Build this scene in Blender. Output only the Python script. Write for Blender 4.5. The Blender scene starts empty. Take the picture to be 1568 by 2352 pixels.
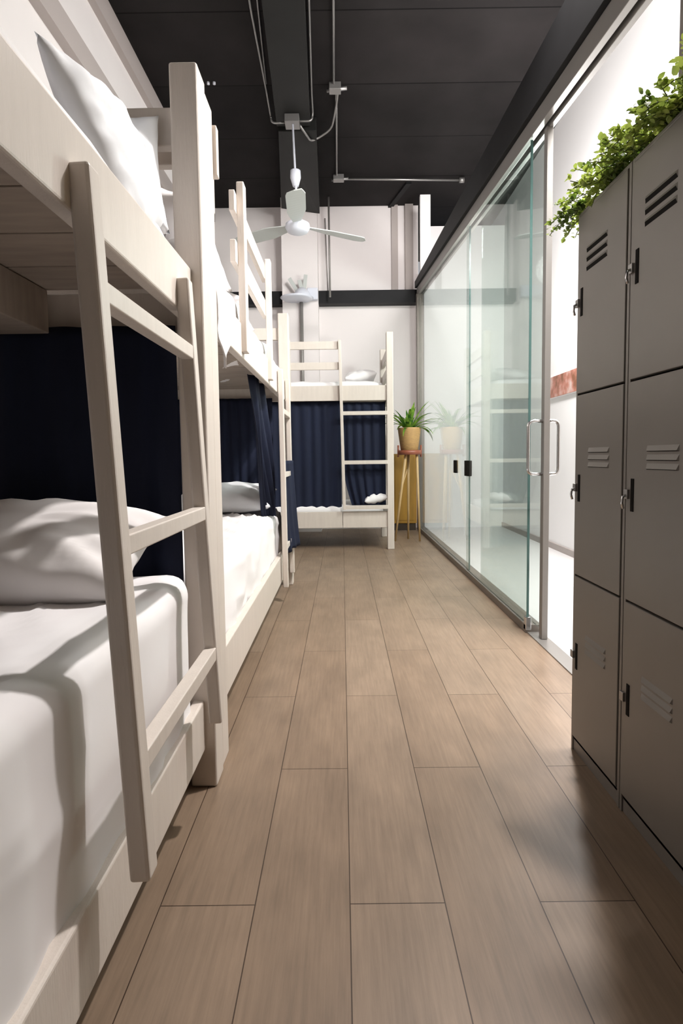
import bpy, bmesh, math, random
from mathutils import Vector, Matrix, noise
R = math.radians
random.seed(7)

# ------------------------------------------------------------------ camera, light, exposure
scene = bpy.context.scene
col = scene.collection
EYE = .94
cd = bpy.data.cameras.new('camera')
cam = bpy.data.objects.new('camera', cd); col.objects.link(cam)
cd.sensor_fit = 'VERTICAL'; cd.sensor_height = 36.0; cd.sensor_width = 24.0
cd.lens = 36.0 * 1250 / 2352
cd.shift_y = (1131 - 1176) / 2352.0 * 1.0
cd.clip_start = .02
pitch, yaw, roll = .065, -.002, -.013
fw = Vector((math.sin(yaw) * math.cos(pitch), math.cos(yaw) * math.cos(pitch), -math.sin(pitch)))
rt0 = Vector((math.cos(yaw), -math.sin(yaw), 0)); up0 = rt0.cross(fw)
rt = rt0 * math.cos(roll) + up0 * math.sin(roll); up = up0 * math.cos(roll) - rt0 * math.sin(roll)
m3 = Matrix((rt, up, -fw)).transposed()
cam.matrix_world = Matrix.Translation((0, 0, EYE)) @ m3.to_4x4()
scene.camera = cam
scene.view_settings.view_transform = 'Standard'
scene.view_settings.look = 'None'
scene.view_settings.gamma = 1
scene.view_settings.use_curve_mapping = False
scene.view_settings.exposure = 0.0

world = bpy.data.worlds.new('world'); scene.world = world; world.use_nodes = True
world.node_tree.nodes['Background'].inputs[0].default_value = (.9, .93, 1, 1)
world.node_tree.nodes['Background'].inputs[1].default_value = .4

def lamp(name, kind, loc, power, color=(1, 1, 1), size=.2, target=None, sy=None, spot=None, blend=.5):
    l = bpy.data.lights.new(name, kind); l.energy = power; l.color = color
    if kind == 'AREA':
        l.size = size
        if sy: l.shape = 'RECTANGLE'; l.size_y = sy
    else:
        l.shadow_soft_size = size
    if kind == 'SPOT': l.spot_size = R(spot or 90); l.spot_blend = blend
    o = bpy.data.objects.new(name, l); col.objects.link(o); o.location = loc
    if target: o.rotation_euler = (Vector(target) - Vector(loc)).to_track_quat('-Z', 'Y').to_euler()
    return o
lamp('hall_lamp', 'POINT', (1.60, 4.25, 2.35), 130, (1, .98, .96), .12)
lamp('hall_ceiling_light', 'AREA', (1.55, 1.9, 3.6), 150, (1, .98, .96), .6, (1.7, 4.5, .5), 1.2)
lamp('aisle_lamp', 'SPOT', (.88, 2.15, 3.3), 360, (1, .945, .92), .05, (-.30, 2.5, .0), spot=112, blend=.8)
lamp('fill_light', 'AREA', (-.15, -.3, 3.6), 4, (1, .955, .93), .8, (-.35, 1.4, .5), .8)  # soft fill added above and behind the camera, no visible fitting
lamp('back_wall_spot', 'SPOT', (.78, 2.9, 3.85), 135, (1, .95, .93), .08, (.25, 6.9, 1.7), spot=66)

# ------------------------------------------------------------------ materials
def new_mat(name):
    m = bpy.data.materials.new(name); m.use_nodes = True
    nt = m.node_tree; b = nt.nodes['Principled BSDF']
    return m, nt, b
def mat(name, color, rough=.5, metal=0, spec=.5, noise_amt=0, noise_scale=8, stretch=(1, 1, 1), bump=0, bump_scale=60, coat=0):
    m, nt, b = new_mat(name)
    b.inputs['Base Color'].default_value = (*color, 1); b.inputs['Roughness'].default_value = rough
    b.inputs['Metallic'].default_value = metal; b.inputs['Specular IOR Level'].default_value = spec
    if coat: b.inputs['Coat Weight'].default_value = coat
    tc = nt.nodes.new('ShaderNodeTexCoord'); mp = nt.nodes.new('ShaderNodeMapping')
    mp.inputs['Scale'].default_value = stretch; nt.links.new(tc.outputs['Object'], mp.inputs['Vector'])
    if noise_amt:
        n = nt.nodes.new('ShaderNodeTexNoise'); n.inputs['Scale'].default_value = noise_scale; n.inputs['Detail'].default_value = 5
        nt.links.new(mp.outputs[0], n.inputs['Vector'])
        r = nt.nodes.new('ShaderNodeMapRange'); r.inputs[1].default_value = .25; r.inputs[2].default_value = .75
        r.inputs[3].default_value = 1 - noise_amt; r.inputs[4].default_value = 1 + noise_amt
        nt.links.new(n.outputs['Fac'], r.inputs[0])
        mx = nt.nodes.new('ShaderNodeMix'); mx.data_type = 'RGBA'; mx.blend_type = 'MULTIPLY'; mx.inputs[0].default_value = 1
        mx.inputs[6].default_value = (*color, 1); nt.links.new(r.outputs[0], mx.inputs[7])
        nt.links.new(mx.outputs[2], b.inputs['Base Color'])
    if bump:
        n2 = nt.nodes.new('ShaderNodeTexNoise'); n2.inputs['Scale'].default_value = bump_scale; n2.inputs['Detail'].default_value = 4
        nt.links.new(mp.outputs[0], n2.inputs['Vector'])
        bp = nt.nodes.new('ShaderNodeBump'); bp.inputs['Strength'].default_value = bump; bp.inputs['Distance'].default_value = .004
        nt.links.new(n2.outputs['Fac'], bp.inputs['Height']); nt.links.new(bp.outputs[0], b.inputs['Normal'])
    return m
M = {}
M['paint'] = mat('cream_painted_wood', (.64, .575, .515), .45, noise_amt=.04, noise_scale=5, stretch=(8, 8, 1), bump=.15, bump_scale=30)
M['slat'] = mat('brown_grey_plywood', (.36, .30, .25), .7, noise_amt=.15, noise_scale=3, stretch=(2, 14, 2))
M['wall'] = mat('white_plaster_wall', (.80, .75, .74), .8, noise_amt=.02, noise_scale=3, bump=.1)
M['wallcream'] = mat('cream_plaster', (.80, .68, .48), .8, noise_amt=.02)
M['hallwall'] = mat('bright_white_wall', (.87, .85, .85), .7)
M['hallfloor'] = mat('white_polished_floor', (.80, .78, .78), .25)
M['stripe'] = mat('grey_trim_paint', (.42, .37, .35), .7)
M['black'] = mat('matt_black_paint', (.008, .008, .009), .6, spec=.25, noise_amt=.2)
M['duct'] = mat('charcoal_duct_paint', (.014, .014, .013), .5, spec=.25, noise_amt=.2, noise_scale=3)
M['sheet'] = mat('white_cotton_sheet', (.82, .80, .80), .85, bump=.25, bump_scale=9)
M['pillow'] = mat('white_cotton_pillowcase', (.74, .75, .77), .85, bump=.25, bump_scale=14)
M['pillow2'] = mat('white_cotton_pillowcase_warm', (.80, .77, .76), .85, bump=.25, bump_scale=14)
M['navy'] = mat('navy_curtain_cloth', (.007, .011, .030), .8, spec=.3, noise_amt=.2, noise_scale=20, stretch=(1, 1, .1))
M['locker'] = mat('taupe_grey_painted_steel', (.20, .182, .165), .42, metal=.15, noise_amt=.06, noise_scale=4, bump=.04, bump_scale=12)
M['lockerdark'] = mat('black_and_recess_shade', (.008, .007, .006), .8, spec=.1)  # black boxes; also the painted shade of handle slots and louvre openings
M['steel'] = mat('brushed_steel', (.62, .62, .63), .22, metal=1)
M['dullsteel'] = mat('dull_galvanised_steel', (.33, .32, .31), .4, metal=.8)
M['alu'] = mat('anodised_aluminium', (.27, .255, .24), .45, metal=.4)
M['frame'] = mat('bronze_grey_frame', (.20, .175, .155), .45, metal=.3)
M['fanwhite'] = mat('white_fan_enamel', (.72, .74, .82), .35)
M['fanblade'] = mat('grey_white_fan_blade', (.50, .52, .50), .4)
M['pot'] = mat('tan_woven_pot', (.50, .30, .12), .6, noise_amt=.2, noise_scale=30, stretch=(1, 1, 5))
M['copper'] = mat('reddish_wood_ring', (.30, .09, .05), .4)
M['wood'] = mat('honey_wood_leg', (.56, .38, .18), .45, noise_amt=.15, noise_scale=10, stretch=(4, 4, .5))
M['amber'] = mat('amber_stained_wood', (.42, .22, .03), .45, noise_amt=.3, noise_scale=3, stretch=(3, 3, .6))
M['amberdark'] = mat('dark_wood_plinth', (.05, .032, .02), .6)
M['soil'] = mat('dark_soil', (.03, .02, .012), .9)

def leafmat(name, c1, c2):
    m, nt, b = new_mat(name)
    g = nt.nodes.new('ShaderNodeTexNoise'); g.inputs['Scale'].default_value = 14; g.inputs['Detail'].default_value = 3
    tc = nt.nodes.new('ShaderNodeTexCoord'); nt.links.new(tc.outputs['Object'], g.inputs['Vector'])
    cr = nt.nodes.new('ShaderNodeValToRGB'); cr.color_ramp.elements[0].position = .38; cr.color_ramp.elements[1].position = .62
    cr.color_ramp.elements[0].color = (*c1, 1); cr.color_ramp.elements[1].color = (*c2, 1)
    nt.links.new(g.outputs['Fac'], cr.inputs[0]); nt.links.new(cr.outputs[0], b.inputs['Base Color'])
    b.inputs['Roughness'].default_value = .45
    tr = nt.nodes.new('ShaderNodeBsdfTranslucent'); nt.links.new(cr.outputs[0], tr.inputs[0])
    mx = nt.nodes.new('ShaderNodeMixShader'); mx.inputs[0].default_value = .35
    nt.links.new(b.outputs[0], mx.inputs[1]); nt.links.new(tr.outputs[0], mx.inputs[2])
    nt.links.new(mx.outputs[0], nt.nodes['Material Output'].inputs[0])
    return m
M['leaf'] = leafmat('green_leaf', (.04, .16, .015), (.32, .52, .06))
M['ivy'] = leafmat('yellow_green_ivy_leaf', (.09, .15, .02), (.42, .52, .10))
M['stem'] = mat('green_brown_stem', (.10, .13, .03), .6)

def floor_mat():
    m, nt, b = new_mat('wood_look_plank_tile')
    tc = nt.nodes.new('ShaderNodeTexCoord'); sx = nt.nodes.new('ShaderNodeSeparateXYZ'); nt.links.new(tc.outputs['Object'], sx.inputs[0])
    ax = nt.nodes.new('ShaderNodeMath'); ax.operation = 'ADD'; ax.inputs[1].default_value = -1.088 + .5; nt.links.new(sx.outputs['Y'], ax.inputs[0])
    ay = nt.nodes.new('ShaderNodeMath'); ay.operation = 'ADD'; ay.inputs[1].default_value = .3954; nt.links.new(sx.outputs['X'], ay.inputs[0])
    cv = nt.nodes.new('ShaderNodeCombineXYZ'); nt.links.new(ax.outputs[0], cv.inputs[0]); nt.links.new(ay.outputs[0], cv.inputs[1])
    br = nt.nodes.new('ShaderNodeTexBrick'); br.offset = .5; br.offset_frequency = 2; br.squash = 1
    br.inputs['Scale'].default_value = 1; br.inputs['Mortar Size'].default_value = .0013; br.inputs['Mortar Smooth'].default_value = .2
    br.inputs['Brick Width'].default_value = 1.0; br.inputs['Row Height'].default_value = .2; br.inputs['Bias'].default_value = 0
    br.inputs['Color1'].default_value = (.232, .162, .110, 1); br.inputs['Color2'].default_value = (.275, .201, .143, 1)
    br.inputs['Mortar'].default_value = (.05, .028, .015, 1)
    nt.links.new(cv.outputs[0], br.inputs['Vector'])
    mp = nt.nodes.new('ShaderNodeMapping'); mp.inputs['Scale'].default_value = (60, 3.2, 1); nt.links.new(tc.outputs['Object'], mp.inputs['Vector'])
    g = nt.nodes.new('ShaderNodeTexNoise'); g.inputs['Scale'].default_value = 1.6; g.inputs['Detail'].default_value = 6; g.inputs['Roughness'].default_value = .65
    nt.links.new(mp.outputs[0], g.inputs['Vector'])
    mp2 = nt.nodes.new('ShaderNodeMapping'); mp2.inputs['Scale'].default_value = (5, 2.5, 1); nt.links.new(tc.outputs['Object'], mp2.inputs['Vector'])
    g2 = nt.nodes.new('ShaderNodeTexNoise'); g2.inputs['Scale'].default_value = 1.5; g2.inputs['Detail'].default_value = 4; nt.links.new(mp2.outputs[0], g2.inputs['Vector'])
    r1 = nt.nodes.new('ShaderNodeMapRange'); r1.inputs[1].default_value = .3; r1.inputs[2].default_value = .7; r1.inputs[3].default_value = .84; r1.inputs[4].default_value = 1.14
    nt.links.new(g.outputs['Fac'], r1.inputs[0])
    r2 = nt.nodes.new('ShaderNodeMapRange'); r2.inputs[1].default_value = .3; r2.inputs[2].default_value = .7; r2.inputs[3].default_value = .86; r2.inputs[4].default_value = 1.14
    nt.links.new(g2.outputs['Fac'], r2.inputs[0])
    mu = nt.nodes.new('ShaderNodeMath'); mu.operation = 'MULTIPLY'; nt.links.new(r1.outputs[0], mu.inputs[0]); nt.links.new(r2.outputs[0], mu.inputs[1])
    mx = nt.nodes.new('ShaderNodeMix'); mx.data_type = 'RGBA'; mx.blend_type = 'MULTIPLY'; mx.inputs[0].default_value = 1
    nt.links.new(br.outputs['Color'], mx.inputs[6]); nt.links.new(mu.outputs[0], mx.inputs[7]); nt.links.new(mx.outputs[2], b.inputs['Base Color'])
    b.inputs['Roughness'].default_value = .42
    bp = nt.nodes.new('ShaderNodeBump'); bp.inputs['Strength'].default_value = .5; bp.inputs['Distance'].default_value = .002; bp.invert = True
    nt.links.new(br.outputs['Fac'], bp.inputs['Height'])
    bp2 = nt.nodes.new('ShaderNodeBump'); bp2.inputs['Strength'].default_value = .12; bp2.inputs['Distance'].default_value = .002
    nt.links.new(g.outputs['Fac'], bp2.inputs['Height']); nt.links.new(bp.outputs[0], bp2.inputs['Normal']); nt.links.new(bp2.outputs[0], b.inputs['Normal'])
    return m
M['floor'] = floor_mat()

def ceiling_mat():
    m, nt, b = new_mat('black_painted_board_marked_concrete')
    tc = nt.nodes.new('ShaderNodeTexCoord')
    br = nt.nodes.new('ShaderNodeTexBrick'); br.offset = .5
    br.inputs['Scale'].default_value = 1; br.inputs['Mortar Size'].default_value = .006; br.inputs['Brick Width'].default_value = 14.0; br.inputs['Row Height'].default_value = .77
    br.inputs['Color1'].default_value = (.013, .0115, .0115, 1); br.inputs['Color2'].default_value = (.018, .0155, .0155, 1); br.inputs['Mortar'].default_value = (.003, .0025, .0025, 1)
    mp = nt.nodes.new('ShaderNodeMapping'); mp.inputs['Location'].default_value = (.3, .55, 0)
    nt.links.new(tc.outputs['Object'], mp.inputs['Vector']); nt.links.new(mp.outputs[0], br.inputs['Vector'])
    g = nt.nodes.new('ShaderNodeTexNoise'); g.inputs['Scale'].default_value = 2.2; g.inputs['Detail'].default_value = 5; nt.links.new(tc.outputs['Object'], g.inputs['Vector'])
    r = nt.nodes.new('ShaderNodeMapRange'); r.inputs[1].default_value = .3; r.inputs[2].default_value = .7; r.inputs[3].default_value = .75; r.inputs[4].default_value = 1.25
    nt.links.new(g.outputs['Fac'], r.inputs[0])
    mx = nt.nodes.new('ShaderNodeMix'); mx.data_type = 'RGBA'; mx.blend_type = 'MULTIPLY'; mx.inputs[0].default_value = 1
    nt.links.new(br.outputs['Color'], mx.inputs[6]); nt.links.new(r.outputs[0], mx.inputs[7]); nt.links.new(mx.outputs[2], b.inputs['Base Color'])
    b.inputs['Roughness'].default_value = .75; b.inputs['Specular IOR Level'].default_value = .12
    return m
M['ceiling'] = ceiling_mat()

def glass_mat(name, tint, refl=1.0):
    m, nt, b = new_mat(name); nt.nodes.remove(b)
    t = nt.nodes.new('ShaderNodeBsdfTransparent'); t.inputs[0].default_value = (*tint, 1)
    g = nt.nodes.new('ShaderNodeBsdfGlossy'); g.inputs['Roughness'].default_value = .02; g.inputs[0].default_value = (1, 1, 1, 1)
    ge = nt.nodes.new('ShaderNodeNewGeometry'); dt = nt.nodes.new('ShaderNodeVectorMath'); dt.operation = 'DOT_PRODUCT'
    nt.links.new(ge.outputs['Normal'], dt.inputs[0]); nt.links.new(ge.outputs['Incoming'], dt.inputs[1])
    def mth(op, a, b_=None):
        k = nt.nodes.new('ShaderNodeMath'); k.operation = op
        for i, q in enumerate((a, b_)):
            if q is None: continue
            if isinstance(q, (int, float)): k.inputs[i].default_value = q
            else: nt.links.new(q, k.inputs[i])
        return k.outputs[0]
    c1 = mth('SUBTRACT', 1.0, mth('ABSOLUTE', dt.outputs['Value']))
    mu = nt.nodes.new('ShaderNodeMath'); mu.operation = 'MULTIPLY'; mu.inputs[1].default_value = refl
    nt.links.new(mth('ADD', .04, mth('MULTIPLY', .96, mth('POWER', c1, 5.0))), mu.inputs[0])
    mx = nt.nodes.new('ShaderNodeMixShader'); nt.links.new(mu.outputs[0], mx.inputs[0]); nt.links.new(t.outputs[0], mx.inputs[1]); nt.links.new(g.outputs[0], mx.inputs[2])
    nt.links.new(mx.outputs[0], nt.nodes['Material Output'].inputs[0])
    return m
M['glass'] = glass_mat('green_tinted_glass', (.86, .90, .885), .7)
M['glassedge'] = mat('dark_green_glass_edge', (.10, .19, .18), .2)

def picture_mat():
    m, nt, b = new_mat('red_brown_abstract_picture')
    tc = nt.nodes.new('ShaderNodeTexCoord'); n = nt.nodes.new('ShaderNodeTexNoise'); n.inputs['Scale'].default_value = 9; n.inputs['Detail'].default_value = 4
    nt.links.new(tc.outputs['Object'], n.inputs['Vector'])
    cr = nt.nodes.new('ShaderNodeValToRGB'); e = cr.color_ramp.elements
    e[0].position = .35; e[0].color = (.20, .07, .03, 1); e[1].position = .7; e[1].color = (.55, .42, .38, 1)
    k = cr.color_ramp.elements.new(.5); k.color = (.42, .16, .11, 1)
    nt.links.new(n.outputs['Fac'], cr.inputs[0]); nt.links.new(cr.outputs[0], b.inputs['Base Color'])
    return m
M['picture'] = picture_mat()

# ------------------------------------------------------------------ mesh helpers
def bx(bm, x0, x1, y0, y1, z0, z1, mi=0):
    v = [bm.verts.new((x, y, z)) for x in (x0, x1) for y in (y0, y1) for z in (z0, z1)]
    fs = [(0, 1, 3, 2), (4, 6, 7, 5), (0, 4, 5, 1), (2, 3, 7, 6), (0, 2, 6, 4), (1, 5, 7, 3)]
    for f in fs:
        k = bm.faces.new([v[i] for i in f]); k.material_index = mi
    return v
def hexa(bm, pts):
    """8 points ordered x0y0z0,x0y0z1,x0y1z0,x0y1z1,x1y0z0,x1y0z1,x1y1z0,x1y1z1"""
    v = [bm.verts.new(p) for p in pts]
    for f in [(0, 1, 3, 2), (4, 6, 7, 5), (0, 4, 5, 1), (2, 3, 7, 6), (0, 2, 6, 4), (1, 5, 7, 3)]:
        bm.faces.new([v[i] for i in f])
def bar(bm, a, b, w, d, side=Vector((0, 1, 0))):
    """rectangular bar from a to b, width w along side, depth d across"""
    a, b = Vector(a), Vector(b); t = (b - a).normalized(); s = (side - t * side.dot(t)).normalized(); n = t.cross(s)
    pts = []
    for p in (a, b):
        pts.append([p + s * w / 2 * i + n * d / 2 * j for i, j in ((-1, -1), (1, -1), (1, 1), (-1, 1))])
    va = [bm.verts.new(q) for q in pts[0]]; vb = [bm.verts.new(q) for q in pts[1]]
    bm.faces.new(va[::-1]); bm.faces.new(vb)
    for i in range(4): bm.faces.new((va[i], va[(i + 1) % 4], vb[(i + 1) % 4], vb[i]))
def tube(bm, path, r, seg=10, closed=False):
    path = [Vector(p) for p in path]; rings = []; n = len(path)
    prev = None
    for i, p in enumerate(path):
        t = (path[min(i + 1, n - 1)] - path[max(i - 1, 0)]).normalized()
        if prev is None:
            s = t.orthogonal().normalized()
        else:
            s = (prev - t * prev.dot(t)).normalized()
        prev = s; u = t.cross(s)
        rr = r[i] if isinstance(r, (list, tuple)) else r
        rings.append([bm.verts.new(p + (s * math.cos(a) + u * math.sin(a)) * rr) for a in [k * 2 * math.pi / seg for k in range(seg)]])
    for i in range(n - 1):
        for k in range(seg):
            f = bm.faces.new((rings[i][k], rings[i][(k + 1) % seg], rings[i + 1][(k + 1) % seg], rings[i + 1][k])); f.smooth = True
    bm.faces.new(rings[0][::-1]); bm.faces.new(rings[-1])
def lathe(bm, prof, c=(0, 0, 0), seg=32):
    c = Vector(c); rings = []
    for r, z in prof:
        if r < 1e-5: rings.append([bm.verts.new(c + Vector((0, 0, z)))])
        else: rings.append([bm.verts.new(c + Vector((r * math.cos(a), r * math.sin(a), z))) for a in [k * 2 * math.pi / seg for k in range(seg)]])
    for A, B in zip(rings, rings[1:]):
        for k in range(seg):
            k2 = (k + 1) % seg
            if len(A) == 1 and len(B) == 1: continue
            if len(A) == 1: f = bm.faces.new((A[0], B[k2], B[k]))
            elif len(B) == 1: f = bm.faces.new((A[k], A[k2], B[0]))
            else: f = bm.faces.new((A[k], A[k2], B[k2], B[k]))
            f.smooth = True
def bend(pts, r=.04, n=5):
    """round the corners of a polyline"""
    pts = [Vector(p) for p in pts]; out = [pts[0]]
    for a, b, c in zip(pts, pts[1:], pts[2:]):
        d1 = (a - b); d2 = (c - b); k = min(r, d1.length / 2, d2.length / 2)
        p, q = b + d1.normalized() * k, b + d2.normalized() * k
        for i in range(n + 1):
            t = i / n; out.append(p * (1 - t) ** 2 + b * 2 * t * (1 - t) + q * t ** 2)
    out.append(pts[-1]); return out

def obj(name, bm, m, parent=None, bevel=0, seg=2, smooth=False, mods=None, label=None):
    bmesh.ops.recalc_face_normals(bm, faces=bm.faces)
    me = bpy.data.meshes.new(name); bm.to_mesh(me); bm.free()
    for q in (m if isinstance(m, (list, tuple)) else [m]): me.materials.append(q)
    o = bpy.data.objects.new(name, me); col.objects.link(o)
    if smooth:
        for p in me.polygons: p.use_smooth = True
    if parent is not None: o.parent = parent; o.location = -Vector(parent.get('_base', (0, 0, 0)))
    if bevel:
        b = o.modifiers.new('bevel', 'BEVEL'); b.width = bevel; b.segments = seg; b.limit_method = 'ANGLE'; b.angle_limit = R(40)
        b.harden_normals = False
    if label: o['label'] = label
    return o
def sub(o, parent):
    """make o a sub-part of the mesh part parent, staying where it was modelled"""
    o.parent = parent; o.location = (0, 0, 0); return o
def thing(name, label, cat, loc=(0, 0, 0), group=None):
    o = bpy.data.objects.new(name, None); col.objects.link(o); o.empty_display_size = .1
    o.location = loc; o['label'] = label; o['category'] = cat
    if group: o['group'] = group
    bases[o.name] = Vector(loc); o['_base'] = tuple(loc)
    return o
bases = {}
def tag(o, label, cat, group=None):
    o['label'] = label; o['category'] = cat
    if group: o['group'] = group
    return o
def recentre(o):
    """put the origin of a single-mesh thing at the middle of its base"""
    me = o.data; xs = [v.co for v in me.vertices]
    c = Vector(((min(v.x for v in xs) + max(v.x for v in xs)) / 2, (min(v.y for v in xs) + max(v.y for v in xs)) / 2, min(v.z for v in xs)))
    me.transform(Matrix.Translation(-c)); o.location = c; return o
def struct(name, bm, m, parent=None, bevel=0):
    o = obj(name, bm, m, parent, bevel)
    if parent is None: o['kind'] = 'structure'
    return o
def BM(): return bmesh.new()
def box(name, x0, x1, y0, y1, z0, z1, m, parent=None, bevel=0):
    bm = BM(); bx(bm, x0, x1, y0, y1, z0, z1); return obj(name, bm, m, parent, bevel)
def sbox(name, x0, x1, y0, y1, z0, z1, m, parent=None, bevel=0):
    bm = BM(); bx(bm, x0, x1, y0, y1, z0, z1); return struct(name, bm, m, parent, bevel)

# ------------------------------------------------------------------ the room shell
YB = 7.10          # face of the far wall
HC = 4.10          # ceiling height
XL = -1.62         # left wall
sbox('floor', XL - .1, 1.0, -2.2, YB + .1, -.1, 0, M['floor'])
sbox('floor_hall', 1.0, 2.3, -2.2, 9.0, -.1, 0, M['hallfloor'])
sbox('ceiling', XL - .1, 2.3, -2.2, 9.1, HC, HC + .1, M['ceiling'])
sbox('wall_left', XL - .1, XL, -2.2, YB, 0, HC, M['wall'])
sbox('wall_back', XL - .1, 1.0, YB, YB + .1, 0, HC, M['wall'])
sbox('wall_front', XL - .1, 2.3, -2.3, -2.2, 0, HC, M['duct'])  # unseen wall, coloured dark to cut bounced light and deepen the shadows
sbox('wall_right', 1.0, 1.08, -2.2, 1.53, 0, HC, M['wallcream'])
sbox('wall_hall', 2.1, 2.2, -2.2, 9.0, 0, HC, M['hallwall'])
sbox('wall_hall_end', 1.075, 2.1, 7.12, 7.2, 0, 3.85, M['hallwall'])
sbox('baseboard_hall', 2.085, 2.1, -2.2, 8.0, 0, .06, M['stripe'])
# raised bands along the top of the left wall
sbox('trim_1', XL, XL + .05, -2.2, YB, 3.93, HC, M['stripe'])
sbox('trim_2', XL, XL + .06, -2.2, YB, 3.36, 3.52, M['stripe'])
# far wall: black beam, grey upright bands, white column, end pillar
sbox('trim_3', XL, .97, YB - .14, YB, 2.86, 3.02, M['black'])
sbox('trim_4', .66, .74, YB - .03, YB, 3.02, HC, M['stripe'])
sbox('trim_5', .83, .93, YB - .05, YB, 3.02, HC, M['stripe'])
sbox('trim_6', -.71, -.27, YB - .26, YB, 0, HC, M['wall'])
sbox('trim_7', .955, 1.075, 6.60, 6.66, 3.02, 4.0, M['hallwall'])
# ceiling beam in two lengths
bm = BM(); hexa(bm, [(-.40, 1.6, 4.0), (-.40, 1.6, 4.1), (-.565, 5.25, 4.0), (-.565, 5.25, 4.1), (-.14, 1.6, 4.0), (-.14, 1.6, 4.1), (-.255, 5.25, 4.0), (-.255, 5.25, 4.1)])
struct('trim_8', bm, M['duct'], bevel=.006)
bm = BM(); hexa(bm, [(-.555, 5.27, 3.97), (-.555, 5.27, 4.1), (-.70, 6.84, 3.97), (-.70, 6.84, 4.1), (-.20, 5.27, 3.97), (-.20, 5.27, 4.1), (-.235, 6.84, 3.90), (-.235, 6.84, 4.1)])
struct('trim_9', bm, M['duct'], bevel=.006)
bm = BM(); hexa(bm, [(.78, 6.5, 4.075), (.78, 6.5, 4.1), (.62, YB, 4.075), (.62, YB, 4.1), (.84, 6.5, 4.075), (.84, 6.5, 4.1), (.68, YB, 4.075), (.68, YB, 4.1)])
struct('trim_10', bm, M['black'])

# ------------------------------------------------------------------ glass partition
def zl(y): return 2.50 + .104 * (y - 2.7)       # underside of the top rail
def bt(y): return 2.78 + .070 * (y - 2.29)      # top of the black beam
YN, YF = 1.30, 6.93
def slope_bar(name, x0, x1, ya, yb, f0, f1, m):
    bm = BM(); hexa(bm, [(x0, ya, f0(ya)), (x0, ya, f1(ya)), (x0, yb, f0(yb)), (x0, yb, f1(yb)), (x1, ya, f0(ya)), (x1, ya, f1(ya)), (x1, yb, f0(yb)), (x1, yb, f1(yb))])
    return struct(name, bm, m, bevel=.002)
slope_bar('trim_11', .93, 1.10, YN, YF, lambda y: zl(y) + .085, bt, M['black'])
slope_bar('trim_12', .955, .985, YN, YF, zl, lambda y: zl(y) + .085, M['alu'])
slope_bar('trim_13', 1.005, 1.03, YN, YF, lambda y: zl(y) - .005, lambda y: zl(y) + .085, M['alu'])
slope_bar('trim_14', .985, 1.005, YN, YF, lambda y: zl(y) + .045, lambda y: zl(y) + .085, M['black'])
sbox('trim_15', .955, 1.04, 2.82, 6.93, 0, .045, M['frame'], bevel=.003)
sbox('trim_16', .965, 1.04, 1.30, 2.82, 0, .006, M['alu'])
bm = BM(); hexa(bm, [(.95, 6.86, 0), (.945, 6.86, 2.95), (.95, 6.94, 0), (.945, 6.94, 2.95), (1.03, 6.86, 0), (1.03, 6.86, 2.95), (1.03, 6.94, 0), (1.03, 6.94, 2.95)])
struct('trim_17', bm, M['frame'], bevel=.004)
sbox('trim_18', .955, 1.06, 1.55, 1.60, 0, 3.6, M['frame'], bevel=.003)

def glass_panel(bm, x, ya, yb, t=.010, z0=.045):
    hexa(bm, [(x, ya, z0), (x, ya, zl(ya)), (x, yb, z0), (x, yb, zl(yb)), (x + t, ya, z0), (x + t, ya, zl(ya)), (x + t, yb, z0), (x + t, yb, zl(yb))])
def window(name, x, ya, yb):
    bm = BM(); glass_panel(bm, x, ya, yb); w = obj(name, bm, M['glass']); w['kind'] = 'structure'
    for e in (ya,):
        bm = BM(); bx(bm, x - .001, x + .011, e - .004, e, .045, zl(e) - .005); obj('glass_edge', bm, M['glassedge'], w)
    return w
w1 = window('window_1', .975, 4.20, 6.86)
w2 = window('window_2', .965, 2.835, 4.24)
bm = BM(); bx(bm, .955, .992, 4.17, 4.27, .78, .90); obj('black_box', bm, M['lockerdark'], w2, .004)  # lock at the far edge of the mid panel
bm = BM(); bx(bm, .968, .99, 4.66, 4.75, .79, .90); obj('black_box', bm, M['lockerdark'], w1, .004)  # plain black box further along, on the far panel
bm = BM(); bx(bm, .955, .985, 2.818, 2.850, .015, .085); obj('glass_clamp', bm, M['steel'], w2, .003)
bm = BM(); glass_panel(bm, 1.005, 2.73, 3.95); door = obj('door_1', bm, M['glass']); door['kind'] = 'structure'
bm = BM(); hexa(bm, [(.995, 2.695, .008), (.995, 2.695, zl(2.695)), (.995, 2.735, .008), (.995, 2.735, zl(2.735)), (1.025, 2.695, .008), (1.025, 2.695, zl(2.695)), (1.025, 2.735, .008), (1.025, 2.735, zl(2.735))])
obj('stile', bm, M['alu'], door, .002)
for s, nm in ((-1, 'handle'), (1, 'handle')):
    x0 = 1.01; xb = .925 if s < 0 else 1.075
    bm = BM(); tube(bm, bend([(x0, 2.715, 1.105), (xb, 2.715, 1.105), (xb, 2.715, .842), (x0, 2.715, .842)], .03, 6), .0085, 12)
    obj(nm, bm, M['steel'], door)

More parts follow.
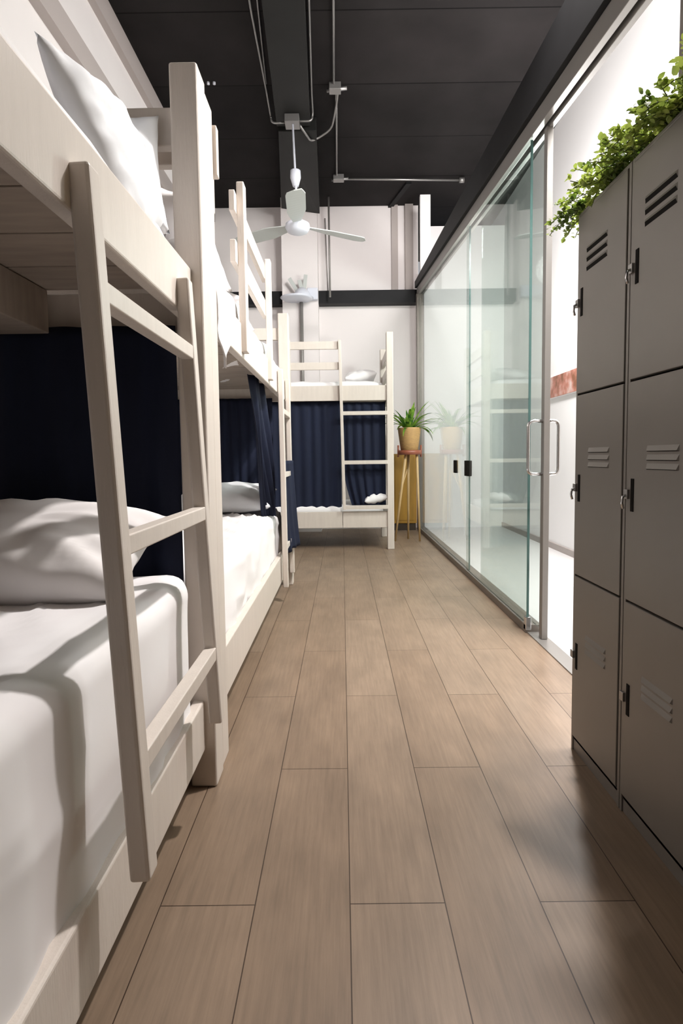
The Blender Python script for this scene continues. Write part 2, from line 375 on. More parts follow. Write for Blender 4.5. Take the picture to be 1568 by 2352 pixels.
# ------------------------------------------------------------------ bunk beds
def bar_part(name, parent, a, b, w, d, m, bev=.005, side=Vector((0, 1, 0))):
    bm = BM(); bar(bm, a, b, w, d, side); return obj(name, bm, m, parent, bev, 3)
def bbox_part(name, parent, x0, x1, y0, y1, z0, z1, m, bev=.005):
    bm = BM(); bx(bm, x0, x1, y0, y1, z0, z1); return obj(name, bm, m, parent, bev, 3)
def ladder_y(parent, y0, y1, top, bot, xt, xb, rungs, sd=.04):
    """ladder in front of a bed whose long side runs along y"""
    rail = []
    for y in (y0, y1):
        rail.append(bar_part('ladder_rail', parent, (xb, y, bot), (xt, y, top), .040, .034, M['paint'], .006))
    for z in rungs:
        t = (z - bot) / (top - bot); x = xb + (xt - xb) * t
        rg = bar_part('rung', parent, (x, y0 + .012, z), (x, y1 - .012, z), .034, .030, M['paint'], .003, Vector((0, 0, 1)))
    return rail
def side_bed(name, label, ya, yb, xo, xi, z, loc, guard=None, ladder=None, near_posts=True):
    """bunk along y. xo aisle face of the rails, xi wall side; z = dict of heights"""
    b = thing(name, label, 'bunk bed', loc, 'cream bunk beds')
    P = M['paint']; pw = .085
    ends = [yb - .088] + ([ya] if near_posts else [])
    for k, y in enumerate(ends):
        bbox_part('post', b, xo - .045, xo + .030, y, y + .088, 0, z['post'], P, .007)
        bbox_part('post', b, xi, xi + .07, y, y + .088, 0, z['post'], P, .007)
        for (a, c, nm) in ((z['e1'][0], z['e1'][1], 'head_board'), (z.get('er', z['ur'])[0], z.get('er', z['ur'])[1], 'end_rail'), (z['lr'][0], z['lr'][1], 'end_rail')):
            bbox_part(nm, b, xi + .07, xo - .045, y + .025, y + .058, a, c, P, .004)
    y0, y1 = ya + .088 * (1 if near_posts else 0), yb - .088
    for (a, c) in (z['ur'], z['lr']):
        bbox_part('side_rail', b, xo - .032, xo, y0, y1 + .012, a, c, P, .006)
        bbox_part('side_rail', b, xi + .01, xi + .042, y0, y1, a, c, P, .004)
        yy = y0 + (1.13 - y0) % .19 if ya < 0 else y0
        while yy < y1 - .05:
            bbox_part('slat', b, xi + .042, xo - .034, yy + .003, min(yy + .187, y1 - .003), a + .086 if a > 1 else a + .03, a + .102 if a > 1 else a + .046, M['slat'], .002)
            yy += .19
    return b
z1 = dict(post=1.985, er=(1.285, 1.398), e1=(1.785, 1.885), ur=(1.312, 1.452), lr=(.112, .256))
bed1 = side_bed('bunk_bed', 'nearest cream wooden bunk bed on the left with its ladder in front', -.72, 1.590, -.400, -1.33, z1, (-.86, .4, 0), near_posts=True)
ladder_y(bed1, .857, 1.383, 1.385, .255, -.388, -.336, (1.203, .802, .440))
bbox_part('support_beam', bed1, -1.10, -.785, -.60, 1.492, 1.282, 1.396, M['slat'], .003)

z2 = dict(post=1.975, e1=(1.79, 1.875), ur=(1.352, 1.492), lr=(.125, .30))
bed2 = side_bed('bunk_bed', 'second cream wooden bunk bed on the left with guard boards, beyond the nearest one', 1.605, 4.06, -.405, -1.33, z2, (-.86, 2.8, 0))
ladder_y(bed2, 3.49, 3.94, 1.50, .10, -.385, -.375, (1.24, .83, .36))
# end boards lapping over the near post
bbox_part('board_end', bed2, -.45, -.364, 1.693, 1.722, 1.79, 1.935, M['paint'], .003)
bbox_part('board_end', bed2, -.45, -.386, 1.722, 1.75, 1.70, 1.83, M['paint'], .003)
for y in (2.26, 3.06):
    bbox_part('guard_post', bed2, -.412, -.382, y, y + .055, 1.375, 2.05 if y < 3 else 2.03, M['paint'], .004)
for a, c in ((1.92, 2.0), (1.72, 1.81)):
    bbox_part('guard_board', bed2, -.435, -.412, 2.22, 3.12, a, c, M['paint'], .003)

# far bed, long side across the room
far = thing('bunk_bed', 'far cream wooden bunk bed across the end of the room, beside the plant stand', 'bunk bed', (-.5, 5.95, 0), 'cream bunk beds')
P = M['paint']
fx0, fx1, fy0, fy1 = -1.55, .518, 5.46, 6.42
for x0, x1 in ((fx0, fx0 + .07), (fx1 - .068, fx1)):
    bbox_part('post', far, x0, x1, fy0, fy0 + .085, 0, 2.17, P, .007)
    bbox_part('post', far, x0, x1, fy1 - .085, fy1, 0, 2.17, P, .007)
    for a, c, nm in ((1.95, 2.05, 'head_board'), (1.76, 1.85, 'head_board'), (1.50, 1.65, 'end_rail'), (.22, .385, 'end_rail')):
        bbox_part(nm, far, x0 + .02, x1 - .015, fy0 + .085, fy1 - .085, a, c, P, .004)
for a, c in ((1.50, 1.65), (.222, .388)):
    bbox_part('side_rail', far, fx0 + .07, -.004, fy0 + .02, fy0 + .052, a, c, P, .004)
    bbox_part('side_rail', far, .0, fx1 - .068, fy0 + .02, fy0 + .052, a, c, P, .004)
    bbox_part('side_rail', far, fx0 + .07, fx1 - .068, fy1 - .05, fy1 - .02, a, c, P, .004)
    bbox_part('slat_base', far, fx0 + .07, fx1 - .07, fy0 + .052, fy1 - .05, a + .02, a + .04, M['slat'], 0)
bar_part('ladder_rail', far, (.017, fy0 - .012, .41), (-.012, fy0 - .012, 2.09), .030, .034, P, .004, Vector((1, 0, 0)))
for z in (1.372, .884, .433):
    bbox_part('rung', far, .015, .455, fy0 - .026, fy0 + .004, z - .019, z + .019, P, .003)
bbox_part('guard_post', far, -.535, -.50, fy0 - .02, fy0 + .02, 1.5, 2.10, P, .003)
for a, c in ((2.005, 2.082), (1.805, 1.878)):
    bbox_part('guard_board', far, -.535, -.005, fy0 + .002, fy0 + .024, a, c, P, .003)

# ------------------------------------------------------------------ bedding
def nz(p, s, seed=0): return noise.noise(Vector((p[0] * s, p[1] * s, p[2] * s)) + Vector((seed * 7.3, seed * 3.1, 0)))
def mattress(name, label, x0, x1, y0, y1, z0, z1, seed, amp=.006, r=.05, cuts=46, grp=None, crease=.009):
    bm = BM(); bmesh.ops.create_cube(bm, size=2)
    bmesh.ops.subdivide_edges(bm, edges=bm.edges[:], cuts=cuts, use_grid_fill=True)
    h = Vector(((x1 - x0) / 2, (y1 - y0) / 2, (z1 - z0) / 2)); c = Vector(((x0 + x1) / 2, (y0 + y1) / 2, (z0 + z1) / 2))
    for v in bm.verts:
        p = Vector((v.co.x * h.x, v.co.y * h.y, v.co.z * h.z))
        q = Vector((max(-h.x + r, min(h.x - r, p.x)), max(-h.y + r, min(h.y - r, p.y)), max(-h.z + r, min(h.z - r, p.z))))
        d = p - q
        n = d.normalized() if d.length > 1e-6 else Vector((0, 0, 1))
        p = q + n * r
        w = noise.noise(Vector((p.x * 5 + p.y * 2, p.y * 2.2 - p.x, p.z * 3 + seed)))
        w2 = noise.noise(Vector(((p.x * 1.2 + p.y * .6) * 6, (p.y - p.x * .5) * 1.4, p.z * 2 + seed * 2)))
        ridge = (1 - abs(w2) * 2.2)
        p += n * (w * amp + max(0, ridge) ** 3 * crease)
        if n.z < .5 and abs(n.x) > .5:
            p += n * (.006 * math.sin(p.y * 38 + 3 * noise.noise(Vector((p.y * 3, p.z * 4, seed)))) * (1 - (p.z + h.z) / (2 * h.z)))
        v.co = p + c
    o = obj(name, bm, M['sheet'], smooth=True); recentre(o)
    return tag(o, label, 'mattress', grp)
G = 'sheeted mattresses on the bunks'
mattress('mattress', 'white sheeted lower mattress of the nearest bunk, with stripes of ladder shadow', -1.27, -.418, -.60, 1.478, .160, .63, 1, grp=G, r=.06)
mattress('mattress', 'white upper mattress of the nearest bunk, behind its broad side rail', -1.27, -.436, -.60, 1.49, 1.416, 1.53, 2, grp=G, cuts=16)
mattress('mattress', 'white sheeted lower mattress of the second bunk on the left', -1.27, -.445, 1.71, 3.955, .185, .565, 3, grp=G, crease=.024, amp=.016, r=.06)
mattress('mattress', 'white upper mattress of the second bunk, behind its guard boards', -1.27, -.442, 1.71, 3.955, 1.456, 1.61, 4, grp=G, crease=.014, amp=.02)
mattress('mattress', 'white lower mattress of the far bunk, mostly hidden by navy curtains', -1.46, .42, 5.53, 6.35, .265, .445, 5, grp=G, cuts=16)
mattress('mattress', 'white upper mattress of the far bunk by the back wall', -1.46, .42, 5.53, 6.35, 1.545, 1.70, 6, grp=G, cuts=20)

def pillow(label, c, size, rot, m, seed, grp='white bed pillows', puff=1.0):
    bm = BM(); n = 34; W, D, H = size
    top = []; bot = []
    for i in range(n + 1):
        rt_, rb_ = [], []
        for j in range(n + 1):
            u, v = -1 + 2 * i / n, -1 + 2 * j / n
            f = max(0, (1 - abs(u) ** 2.6)) ** .5 * max(0, (1 - abs(v) ** 2.6)) ** .5
            pin = 1 - .07 * (1 - abs(v) ** 2) * abs(u) ** 3 ; pin2 = 1 - .08 * (1 - abs(u) ** 2) * abs(v) ** 3
            x, y = u * W / 2 * pin, v * D / 2 * pin2
            wr = noise.noise(Vector((u * 2.2, v * 2.2, seed))) * .10
            rad = math.atan2(v, u); rr = math.hypot(u, v)
            wr2 = .05 * math.sin(rad * 14 + 4 * noise.noise(Vector((u, v, seed)))) * rr * rr
            hh = H / 2 * f * (1 + wr + wr2)
            rt_.append(bm.verts.new((x, y, hh * puff + .010 * noise.noise(Vector((u * 4, v * 4, seed + 5))))))
            if 0 < i < n and 0 < j < n: rb_.append(bm.verts.new((x, y, -hh * .75)))
            else: rb_.append(rt_[-1])
        top.append(rt_); bot.append(rb_)
    for i in range(n):
        for j in range(n):
            bm.faces.new((top[i][j], top[i + 1][j], top[i + 1][j + 1], top[i][j + 1]))
            q = [bot[i][j], bot[i][j + 1], bot[i + 1][j + 1], bot[i + 1][j]]
            q = list(dict.fromkeys(q))
            if len(q) > 2 and not all(k in (top[i][j], top[i + 1][j], top[i + 1][j + 1], top[i][j + 1]) for k in q): bm.faces.new(q)
    o = obj('pillow', bm, m, smooth=True)
    o.location = c
    if len(rot) == 4: o.data.transform(Matrix.Rotation(R(rot[3]), 4, 'Z'))
    o.rotation_euler = [R(a) for a in rot[:3]]
    return tag(o, label, 'pillow', grp)
pillow('white pillow on the lower bed of the nearest bunk, against the navy curtain', (-.86, 1.300, .715), (.80, .36, .22), (22, 0, 0), M['pillow2'], 1)
pillow('white pillow propped on the upper bed of the nearest bunk, under the head board', (-.505, 1.275, 1.620), (.46, .34, .12), (72, 0, 90, 22), M['pillow'], 2)
pillow('crumpled pale grey pillow squeezed behind the top of the nearest post', (-.635, 1.445, 1.66), (.37, .34, .13), (78, 0, 4, 6), M['pillow'], 3)
pillow('white pillow on the lower bed of the second bunk, beside the gathered curtain', (-.80, 3.72, .665), (.66, .40, .19), (14, 0, 0), M['pillow'], 4)
pillow('white pillow on the upper bed of the second bunk, before its first guard post', (-.66, 2.02, 1.72), (.46, .55, .18), (-14, 8, 0), M['sheet'], 5)
pillow('white pillow on the upper bed of the second bunk, behind its guard boards', (-.70, 2.75, 1.67), (.50, .60, .17), (0, 6, 4), M['sheet'], 6)
pillow('white pillow at the right end of the far upper bunk', (.20, 5.90, 1.765), (.34, .55, .17), (0, -8, 0), M['sheet'], 7)
pillow('small white pillow corner peeking under the curtain of the far lower bunk', (.34, 5.66, .505), (.24, .34, .14), (0, -10, 0), M['sheet'], 8)
# sheet corner hanging over the second bunk's rail
bm = BM(); n = 12; g = []
for i in range(n + 1):
    row = []
    for j in range(n + 1):
        u, v = i / n, j / n
        y = 1.70 + u * .20 ; z = 1.52 - v * (.30 * (1 - abs(u - .45) * 1.1))
        x = -.392 + .018 * v + .008 * math.sin(u * 14 + v * 3)
        if v < .25: x = -.392 - .06 * (1 - v / .25)
        row.append(bm.verts.new((x, y, z)))
    g.append(row)
for i in range(n):
    for j in range(n): bm.faces.new((g[i][j], g[i + 1][j], g[i + 1][j + 1], g[i][j + 1]))
o = obj('hanging_sheet', bm, M['sheet'], smooth=True); s = o.modifiers.new('s', 'SOLIDIFY'); s.thickness = .004
recentre(o); tag(o, 'white sheet corner hanging over the upper rail of the second bunk, beside its near post', 'sheet')

# ------------------------------------------------------------------ navy curtains
def curtain(label, p0, p1, ztop, zbot, folds, depth, seed, grp='navy bunk curtains', gather=None, m=None, nx=120, nz_=24):
    bm = BM(); p0, p1 = Vector(p0), Vector(p1); d = p1 - p0; t = d.normalized(); nrm = Vector((-t.y, t.x, 0)); rows = []
    for i in range(nx + 1):
        u = i / nx; row = []
        for j in range(nz_ + 1):
            v = j / nz_
            q = p0 + d * u
            ph = u * folds * 2 * math.pi + 1.4 * noise.noise(Vector((u * 5, seed, v * .6)))
            a = depth * (.55 + .6 * abs(noise.noise(Vector((u * 4, seed + 3, v))))) * (.6 + .4 * v)
            q = q + nrm * (a * math.sin(ph))
            if gather: q = gather(q, u, v)
            row.append(bm.verts.new((q.x, q.y, ztop + (zbot - ztop) * v + (.006 * math.sin(u * 9 + seed) if j == nz_ else 0))))
        rows.append(row)
    for i in range(nx):
        for j in range(nz_): bm.faces.new((rows[i][j], rows[i + 1][j], rows[i + 1][j + 1], rows[i][j + 1]))
    o = obj('curtain', bm, m or M['navy'], smooth=True); s = o.modifiers.new('s', 'SOLIDIFY'); s.thickness = .003
    recentre(o); return tag(o, label, 'curtain', grp)
curtain('wide navy curtain across the far end of the nearest lower bunk', (-1.26, 1.500, 0), (-.447, 1.500, 0), 1.30, .58, 6, .020, 1)
curtain('navy curtain across the far end of the second lower bunk', (-1.26, 3.965, 0), (-.50, 3.965, 0), 1.37, .50, 11, .012, 2)
def gat(q, u, v):
    q = q.copy(); q.y += .62 * v ** 1.2 * (1 - .55 * u) ; q.x += .02 * math.sin(v * 4 + u * 6); return q
curtain('gathered navy curtain hanging beside the pillow of the second lower bunk', (-.505, 2.98, 0), (-.470, 3.40, 0), 1.395, .50, 5, .022, 3, gather=gat)
def gat2(q, u, v):
    q = q.copy(); q.y += .10 * v * u; q.x += .03 * v * v; return q
curtain('navy curtain hem hanging out behind the second bunk ladder', (-.400, 3.60, 0), (-.352, 3.90, 0), .92, .30, 3, .014, 4, gather=gat2, nx=50)
curtain('navy curtain left of the ladder on the far lower bunk', (-1.47, 5.55, 0), (-.01, 5.55, 0), 1.515, .40, 13, .016, 5)
def gat3(q, u, v):
    q = q.copy(); k = max(0, (v - .45) / .55); q.x += .10 * k * k * (1 - u); return q
curtain('navy curtain behind the ladder rungs of the far lower bunk', (.0, 5.54, 0), (.44, 5.54, 0), 1.49, .43, 5, .018, 6, gather=gat3)

# ------------------------------------------------------------------ lockers
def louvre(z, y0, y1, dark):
    """pressed steel hood, closed below, with the shade of an opening painted on its underside"""
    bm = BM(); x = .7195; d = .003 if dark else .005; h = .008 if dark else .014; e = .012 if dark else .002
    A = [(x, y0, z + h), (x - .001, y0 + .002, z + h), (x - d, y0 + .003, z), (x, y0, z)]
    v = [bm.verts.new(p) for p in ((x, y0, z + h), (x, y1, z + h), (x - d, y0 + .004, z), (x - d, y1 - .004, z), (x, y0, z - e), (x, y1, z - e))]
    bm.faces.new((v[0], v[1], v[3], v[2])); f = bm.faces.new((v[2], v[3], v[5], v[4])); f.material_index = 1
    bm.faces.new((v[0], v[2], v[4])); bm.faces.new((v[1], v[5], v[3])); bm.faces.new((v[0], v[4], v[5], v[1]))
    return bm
def locker(label, y0, y1):
    L = thing('locker', label, 'locker', (.90, (y0 + y1) / 2, 0), 'grey steel lockers on the right')
    m = M['locker']; x = .7215; ztop = 1.657
    bm = BM()
    bx(bm, x, 1.0 - .012, y0, y0 + .012, 0.0, ztop); bx(bm, x, 1.0 - .012, y1 - .010, y1, 0.0, ztop)
    bx(bm, x, .988, y0 + .012, y1 - .010, ztop - .010, ztop); bx(bm, .975, .988, y0 + .012, y1 - .010, .03, ztop - .01)
    bx(bm, x + .004, x + .012, y0 + .012, y1 - .010, 0, .045); bx(bm, x + .004, .975, y0 + .012, y1 - .010, .035, .045)
    obj('cabinet_body', bm, m, L, .0015)
    for k, (a, c) in enumerate(((.050, .562), (.568, 1.117), (1.123, 1.645))):
        bm = BM(); bx(bm, x - .0025, x + .016, y0 + .0155, y1 - .0125, a, c)
        d = obj('door', bm, m, L, .002)
        hz = (.272, .795, 1.350)[k]
        hz0, hz1 = hz, hz + .082
        bm = BM(); bx(bm, x - .0042, x - .002, y1 - .043, y1 - .029, hz0, hz1); sub(obj('handle_slot', bm, M['lockerdark'], None, .0008), d)  # raised black box; its colour stands in for the shade inside the slot
        bm = BM(); bx(bm, x - .009, x - .002, y1 - .0225, y1 - .004, hz + .030, hz + .054)
        h = sub(obj('hasp', bm, M['dullsteel'], None, .0015), d)
        if k > 0:
            bm = BM(); tube(bm, [(x - .006, y1 - .016, hz + .040), (x - .016, y1 - .016, hz + .036), (x - .018, y1 - .016, hz + .020), (x - .014, y1 - .016, hz + .006)], .0035, 8)
            sub(obj('padlock_loop', bm, M['steel'], None), d)
        cz = (.375, .932, 1.515)[k]
        for q in (-1, 0, 1):
            if k == 0 and q == 0: pass
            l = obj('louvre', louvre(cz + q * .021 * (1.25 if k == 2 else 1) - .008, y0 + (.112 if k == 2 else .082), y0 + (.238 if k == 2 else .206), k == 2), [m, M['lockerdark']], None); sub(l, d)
    return L
locker('grey steel locker column of three doors beside the bright doorway', 1.388, 1.690)
locker('wider-looking grey steel locker column nearest the viewer at the right edge', 1.082, 1.385)

# trailing ivy on the lockers
def leaf_faces(bm, c, d, up_, L, W):
    d = d.normalized(); s = d.cross(up_)
    if s.length < 1e-3: s = d.orthogonal()
    s.normalize(); n = s.cross(d)
    pr = ((0, 0, 0), (.25, .42, .06), (.55, .5, .08), (.85, .25, .03), (1, 0, -.05), (.85, -.25, .03), (.55, -.5, .08), (.25, -.42, .06))
    vs = [bm.verts.new(c + d * L * a + s * W * b + n * L * e) for a, b, e in pr]
    mid = bm.verts.new(c + d * L * .5 - n * L * .02)
    for i in range(8): bm.faces.new((mid, vs[i], vs[(i + 1) % 8])).smooth = True
ivy = thing('trailing_ivy', 'green trailing ivy garland lying along the top of the grey lockers', 'plant', (.80, 1.35, 1.66))
rnd = random.Random(3)
bm = BM(); bs = BM()
for k in range(210):
    y = 1.70 - rnd.random() ** 1.15 * .80; x = .728 + rnd.random() ** 1.5 * .12
    z = 1.662; p = Vector((x, y, z)); pts = [p.copy()]
    out = Vector((rnd.uniform(-1, .5), rnd.uniform(-.5, .7), rnd.uniform(.3, 1.2)))
    hang = rnd.random() < .45; far_end = y > 1.60
    if far_end: out.y = abs(out.y) + .4; out.z *= .6
    for s in range(8):
        out = out.normalized() + Vector((-.12 if hang else 0, .05 * rnd.uniform(-1, 1), -.24 if hang else -.10)) + Vector([rnd.uniform(-.25, .25) for _ in range(3)])
        p = p + out.normalized() * .0135
        if p.z < 1.668 and p.x > .712 and p.y < 1.70: p.z = 1.668 + .01 * rnd.random()
        if p.z < 1.66 and p.x < .712 and p.y < 1.69: p.x = min(p.x, .705)
        pts.append(p.copy())
    tube(bs, pts, .0012, 5)
    for q in pts[1:]:
        for _ in range(3):
            d = Vector((rnd.uniform(-1, .6), rnd.uniform(-1, 1), rnd.uniform(-.5, 1)))
            L_ = rnd.uniform(.010, .021)
            c = q + Vector([rnd.uniform(-.006, .006) for _ in range(3)])
            tip = c + d.normalized() * L_
            if min(tip.z, c.z) < 1.66 and max(tip.x, c.x) > .705 and c.y < 1.70: c = c + Vector((-.02, 0, 0)) if c.x < .73 else c + Vector((0, 0, .025))
            leaf_faces(bm, c, d, Vector((rnd.uniform(-.4, .4), rnd.uniform(-.4, .4), 1)), L_, L_ * .75)
obj('leaves', bm, M['ivy'], ivy); obj('stems', bs, M['stem'], ivy)

# ------------------------------------------------------------------ plant on its stand
sx, sy = .742, 6.02
st = thing('plant_stand', 'slim wooden three-legged plant stand with a reddish ring, beside the glass wall', 'plant stand', (sx, sy, 0))
bm = BM(); lathe(bm, [(.118, .955), (.128, .955), (.128, 1.005), (.118, 1.005), (.118, .955)], (sx, sy, 0)); lathe(bm, [(0, .955), (.12, .955), (.12, .968), (0, .968)], (sx, sy, 0))
obj('ring', bm, M['copper'], st)
for tx, ty, bx_, by_ in ((-.045, -.06, -.165, -.02), (.075, -.05, .105, -.05), (.0, .085, .0, .14)):
    bm = BM(); tube(bm, [(sx + tx, sy + ty, .965), (sx + bx_, sy + by_, 0)], [.015, .011], 10); obj('leg', bm, M['wood'], st)
bm = BM(); tube(bm, [(sx - .115, sy - .035, .52), (sx - .01, sy + .10, .80)], .008, 8); obj('brace', bm, M['wood'], st)
for tx in (-.125, .125):
    bm = BM(); tube(bm, [(sx + tx, sy - .02, .93), (sx + tx, sy - .02, 1.06)], .010, 8); obj('ring_peg', bm, M['copper'], st)
pp = thing('potted_plant', 'leafy green house plant in a tan pot on the slim wooden stand', 'plant', (sx, sy, .968))
bm = BM(); lathe(bm, [(0, .969), (.080, .969), (.092, .98), (.118, 1.17), (.126, 1.235), (.126, 1.25), (.116, 1.25), (.108, 1.20), (0, 1.20)], (sx, sy, 0), 36)
obj('pot', bm, M['pot'], pp)
bm = BM(); lathe(bm, [(0, 1.215), (.108, 1.215), (.108, 1.205), (0, 1.205)], (sx, sy, 0), 24); obj('soil', bm, M['soil'], pp)
rnd = random.Random(11)
bm = BM()
def blade(a, L, lean, w, droop):
    d = Vector((math.cos(a), math.sin(a), 0)); p = Vector((sx, sy, 1.215)) + d * .03; el = lean; prev = None; n = 10
    s = Vector((-d.y, d.x, 0))
    for i in range(n + 1):
        t = i / n; ww = w * math.sin(math.pi * min(1, .12 + .88 * t)) ** .8 if i < n else .0005
        A, B, C = bm.verts.new(p + s * ww), bm.verts.new(p - Vector((0, 0, ww * .25))), bm.verts.new(p - s * ww)
        if prev:
            bm.faces.new((prev[0], prev[1], B, A)).smooth = True; bm.faces.new((prev[1], prev[2], C, B)).smooth = True
        prev = (A, B, C); el -= droop / n
        p = p + (d * math.cos(el) + Vector((0, 0, math.sin(el)))) * L / n
for k in range(40):
    a = rnd.uniform(0, 2 * math.pi); t = rnd.random()
    blade(a, rnd.uniform(.26, .46), rnd.uniform(.75, 1.5), rnd.uniform(.014, .026), rnd.uniform(.3, 2.1))
obj('leaves', bm, M['leaf'], pp)

cb = thing('wooden_cabinet', 'low amber wooden cabinet with a dark plinth in the corner behind the plant stand', 'cabinet', (.80, 6.97, 0))
bm = BM(); bx(bm, .625, .935, 6.86, 7.09, .09, .97); obj('body', bm, M['amber'], cb, .006)
bm = BM(); bx(bm, .635, .925, 6.875, 7.09, 0, .09); obj('plinth', bm, M['amberdark'], cb)
bm = BM(); bx(bm, .66, .90, 6.852, 6.862, .13, .93); obj('door', bm, M['amber'], cb, .003)

# ------------------------------------------------------------------ ceiling fan, conduits, pipes
fx, fy, fz = -.376, 5.08, 3.03
fan = thing('ceiling_fan', 'white three-bladed ceiling fan hanging from the black ceiling beam', 'fan', (fx, fy, fz))
bm = BM(); lathe(bm, [(0, fz - .065), (.055, fz - .062), (.095, fz - .045), (.112, fz - .01), (.108, fz + .018), (.085, fz + .032), (.035, fz + .045), (.028, fz + .10), (0, fz + .10)], (fx, fy, 0), 40)
obj('motor_housing', bm, M['fanwhite'], fan)
bm = BM(); tube(bm, [(fx, fy, fz + .08), (fx - .03, fy + .02, 3.93)], .010, 12); obj('down_rod', bm, M['fanwhite'], fan)
bm = BM(); lathe(bm, [(0, 3.385), (.026, 3.385), (.048, 3.46), (.046, 3.52), (.02, 3.535), (0, 3.535)], (fx - .012, fy + .008, 0), 28); obj('rod_cup', bm, M['fanwhite'], fan)
for ang in (273, 27, 152):
    bm = BM(); a = R(ang); d = Vector((math.cos(a), math.sin(a), 0)); s = Vector((-d.y, d.x, 0)); prev = None; n = 14
    for i in range(n + 1):
        t = i / n; rr = .10 + .60 * t
        w0 = .035 + .045 * min(1, t * 3) - (.03 * max(0, (t - .88) / .12)); tw = .25 * (1 - .5 * t)
        c = Vector((fx, fy, fz + .005)) + d * rr + Vector((0, 0, -.012 * t))
        cur = []
        for sg in (-1, 1):
            for th in (-.004, .004):
                cur.append(bm.verts.new(c + s * w0 * sg * (1 if not (i == n and sg < 0) else .2) + Vector((0, 0, tw * w0 * sg + th))))
        if prev:
            q = prev; bm.faces.new((q[0], cur[0], cur[2], q[2])); bm.faces.new((q[1], q[3], cur[3], cur[1]))
            bm.faces.new((q[0], q[1], cur[1], cur[0])); bm.faces.new((q[2], cur[2], cur[3], q[3]))
        else: bm.faces.new((cur[0], cur[2], cur[3], cur[1]))
        prev = cur
    bm.faces.new((prev[0], prev[1], prev[3], prev[2]))
    obj('blade', bm, M['fanblade'], fan, smooth=False)
bx_b = box('junction_box', -.475, -.345, 5.05, 5.18, 3.93, 3.998, M['dullsteel'], bevel=.004); recentre(bx_b)
tag(bx_b, 'grey junction box under the ceiling beam from which the fan hangs', 'junction box')

def conduit(name, label, pts, r=.009, m=None, cat='conduit', grp='ceiling conduits', rb=.12):
    bm = BM(); tube(bm, bend(pts, rb, 6), r, 8); o = obj(name, bm, m or M['dullsteel']); recentre(o); return tag(o, label, cat, grp)
conduit('conduit', 'thin grey conduit down the left edge of the ceiling beam, curving to the fan box', [(-.47, 2.4, 4.085), (-.60, 3.97, 4.085), (-.61, 4.9, 4.085), (-.61, 5.15, 4.05), (-.60, 5.13, 3.96), (-.47, 5.12, 3.96)], rb=.09)
conduit('conduit', 'second thin grey conduit running close beside the left edge of the beam', [(-.44, 2.6, 4.088), (-.545, 3.97, 4.088), (-.60, 4.8, 4.088)], .007)
conduit('conduit', 'thin dark conduit down the right edge of the beam, hooking into the fan box', [(-.13, 2.4, 4.085), (-.19, 3.98, 4.085), (-.225, 4.95, 4.085), (-.225, 5.13, 4.04), (-.235, 5.12, 3.97), (-.345, 5.12, 3.97)], rb=.08)
conduit('conduit', 'long thin conduit on the ceiling right of the beam, up to the first junction', [(-.02, 2.4, 4.085), (-.02, 3.98, 4.085), (-.03, 4.80, 4.085)], .009)
conduit('conduit', 'curved conduit looping from the first ceiling junction back to the fan box', [(.005, 4.86, 4.075), (-.01, 5.05, 4.06), (-.06, 5.35, 4.03), (-.19, 5.42, 3.99), (-.26, 5.40, 3.95), (-.345, 5.15, 3.95)], .010, rb=.16)
conduit('conduit', 'thin dark conduit linking the two ceiling junctions', [(-.01, 4.92, 4.085), (-.02, 6.30, 4.085)], .010)
conduit('conduit', 'pale straight conduit running right across the ceiling from the second junction', [(.03, 6.36, 4.07), (1.38, 6.42, 4.07)], .012)
for (a, b, c, lab) in ((-.07, .03, 4.84, 'first small grey junction cluster on the ceiling right of the beam'), (-.06, .06, 6.34, 'second small grey junction on the ceiling, where the pale conduit starts')):
    j = thing('ceiling_junction', lab, 'junction box', ((a + b) / 2, c, 4.06), 'ceiling junction boxes')
    bm = BM(); bx(bm, a, b, c - .04, c + .04, 4.04, 4.1); obj('box', bm, M['dullsteel'], j, .004)
    bm = BM(); tube(bm, [(a - .02, c + .01, 4.055), (b + .05, c - .02, 4.055)], .015, 8); obj('elbow', bm, M['dullsteel'], j)
j = thing('pipe_end_cap', 'small round cap ending the pale conduit near the black partition beam', 'pipe cap', (1.39, 6.42, 4.07))
bm = BM(); tube(bm, [(1.375, 6.42, 4.07), (1.43, 6.42, 4.07)], .03, 12); obj('cap', bm, M['dullsteel'], j)
conduit('drop_pipe', 'bright vertical steel pipe dropping in front of the far white wall to the black beam', [(-.125, 6.82, 4.09), (-.122, 6.82, 2.90)], .012, M['alu'], 'pipe', None)
conduit('pipe_shadow_strip', 'thin grey strip standing in for the pipe shadow on the far white wall beside the column', [(-.178, 7.08, 3.95), (-.15, 7.08, 3.03)], .006, M['dullsteel'], 'shadow strip', None)  # shadow of the drop pipe, modelled as a thin grey strip
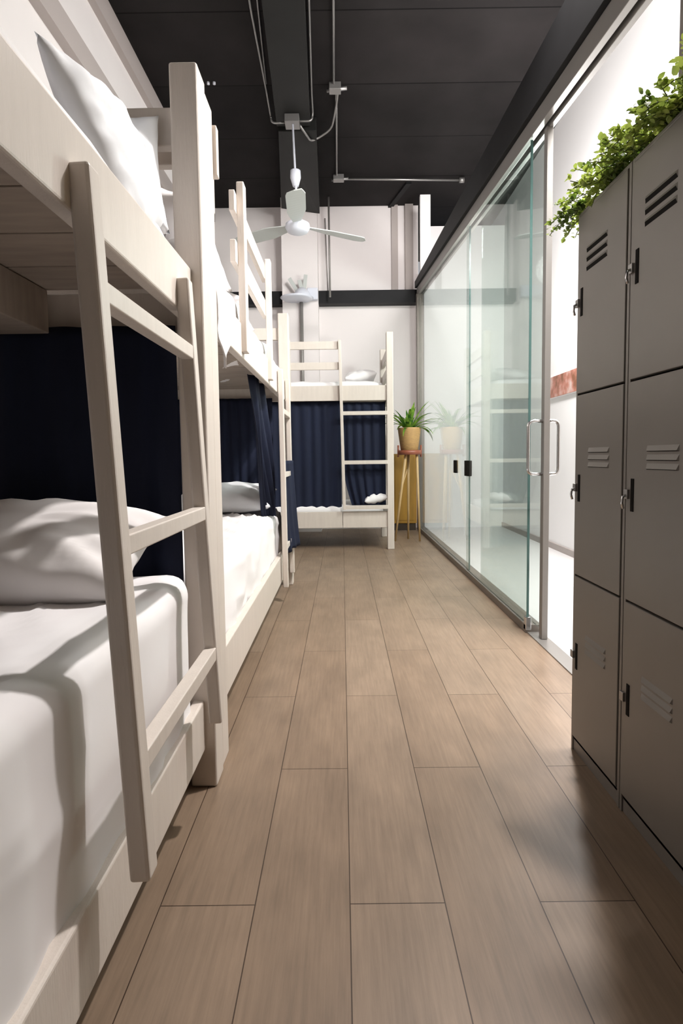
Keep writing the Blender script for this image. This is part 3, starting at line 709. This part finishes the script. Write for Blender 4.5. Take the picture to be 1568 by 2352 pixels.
for i, (x, lab) in enumerate(((-1.085, 'left one of two tiny bright ceiling hooks above the near post'), (-1.035, 'right one of two tiny bright ceiling hooks above the near post'))):
    bm = BM(); lathe(bm, [(0, 4.08), (.012, 4.082), (.012, 4.1), (0, 4.1)], (x, 4.79, 0), 12); o = obj('ceiling_hook', bm, M['fanwhite']); recentre(o); tag(o, lab, 'hook', 'tiny ceiling hooks')

# white wall fan on the column with its pipe
wf = thing('wall_fan', 'small white wall fan fixed to the white column above the far bunk', 'fan', (-.47, 6.80, 2.95))
bm = BM(); bx(bm, -.40, -.27, 6.76, 6.84, 2.86, 3.00); obj('control_box', bm, M['fanwhite'], wf, .01)
bm = BM(); lathe(bm, [(0, 2.86), (.05, 2.862), (.10, 2.875), (.105, 2.90), (.08, 2.95), (.04, 2.985), (0, 2.99)], (-.46, 6.74, 0), 28); obj('motor_housing', bm, M['fanwhite'], wf)
for dx0, dz0, dx1, dz1 in ((-.04, .02, -.15, .20), (.0, .06, -.03, .18), (.03, .08, .05, .24)):
    bm = BM(); bar(bm, (-.46 + dx0, 6.74, 2.90 + dz0), (-.46 + dx1, 6.72, 2.90 + dz1), .045, .01, Vector((1, 0, 0))); obj('blade', bm, M['fanblade'], wf, .003)
bm = BM(); lathe(bm, [(0, 2.83), (.17, 2.84), (.20, 2.86), (.17, 2.865), (0, 2.862)], (-.52, 6.70, 0), 28); obj('tray', bm, M['fanwhite'], wf)
conduit('pipe', 'pale grey vertical pipe running down below the small wall fan', [(-.475, 6.80, 2.85), (-.475, 6.80, 1.2)], .022, M['alu'], 'pipe', None)

# hall picture
pic = thing('wall_picture', 'red and brown picture hanging on the bright hall wall beyond the doorway', 'picture', (2.09, 5.1, 1.5))
bm = BM(); bx(bm, 2.075, 2.098, 4.65, 5.46, 1.49, 1.70); obj('frame', bm, M['hallwall'], pic, .003)
bm = BM(); bx(bm, 2.070, 2.076, 4.66, 5.45, 1.495, 1.695); obj('print', bm, M['picture'], pic)

for o in bpy.data.objects:
    if '_base' in o: del o['_base']
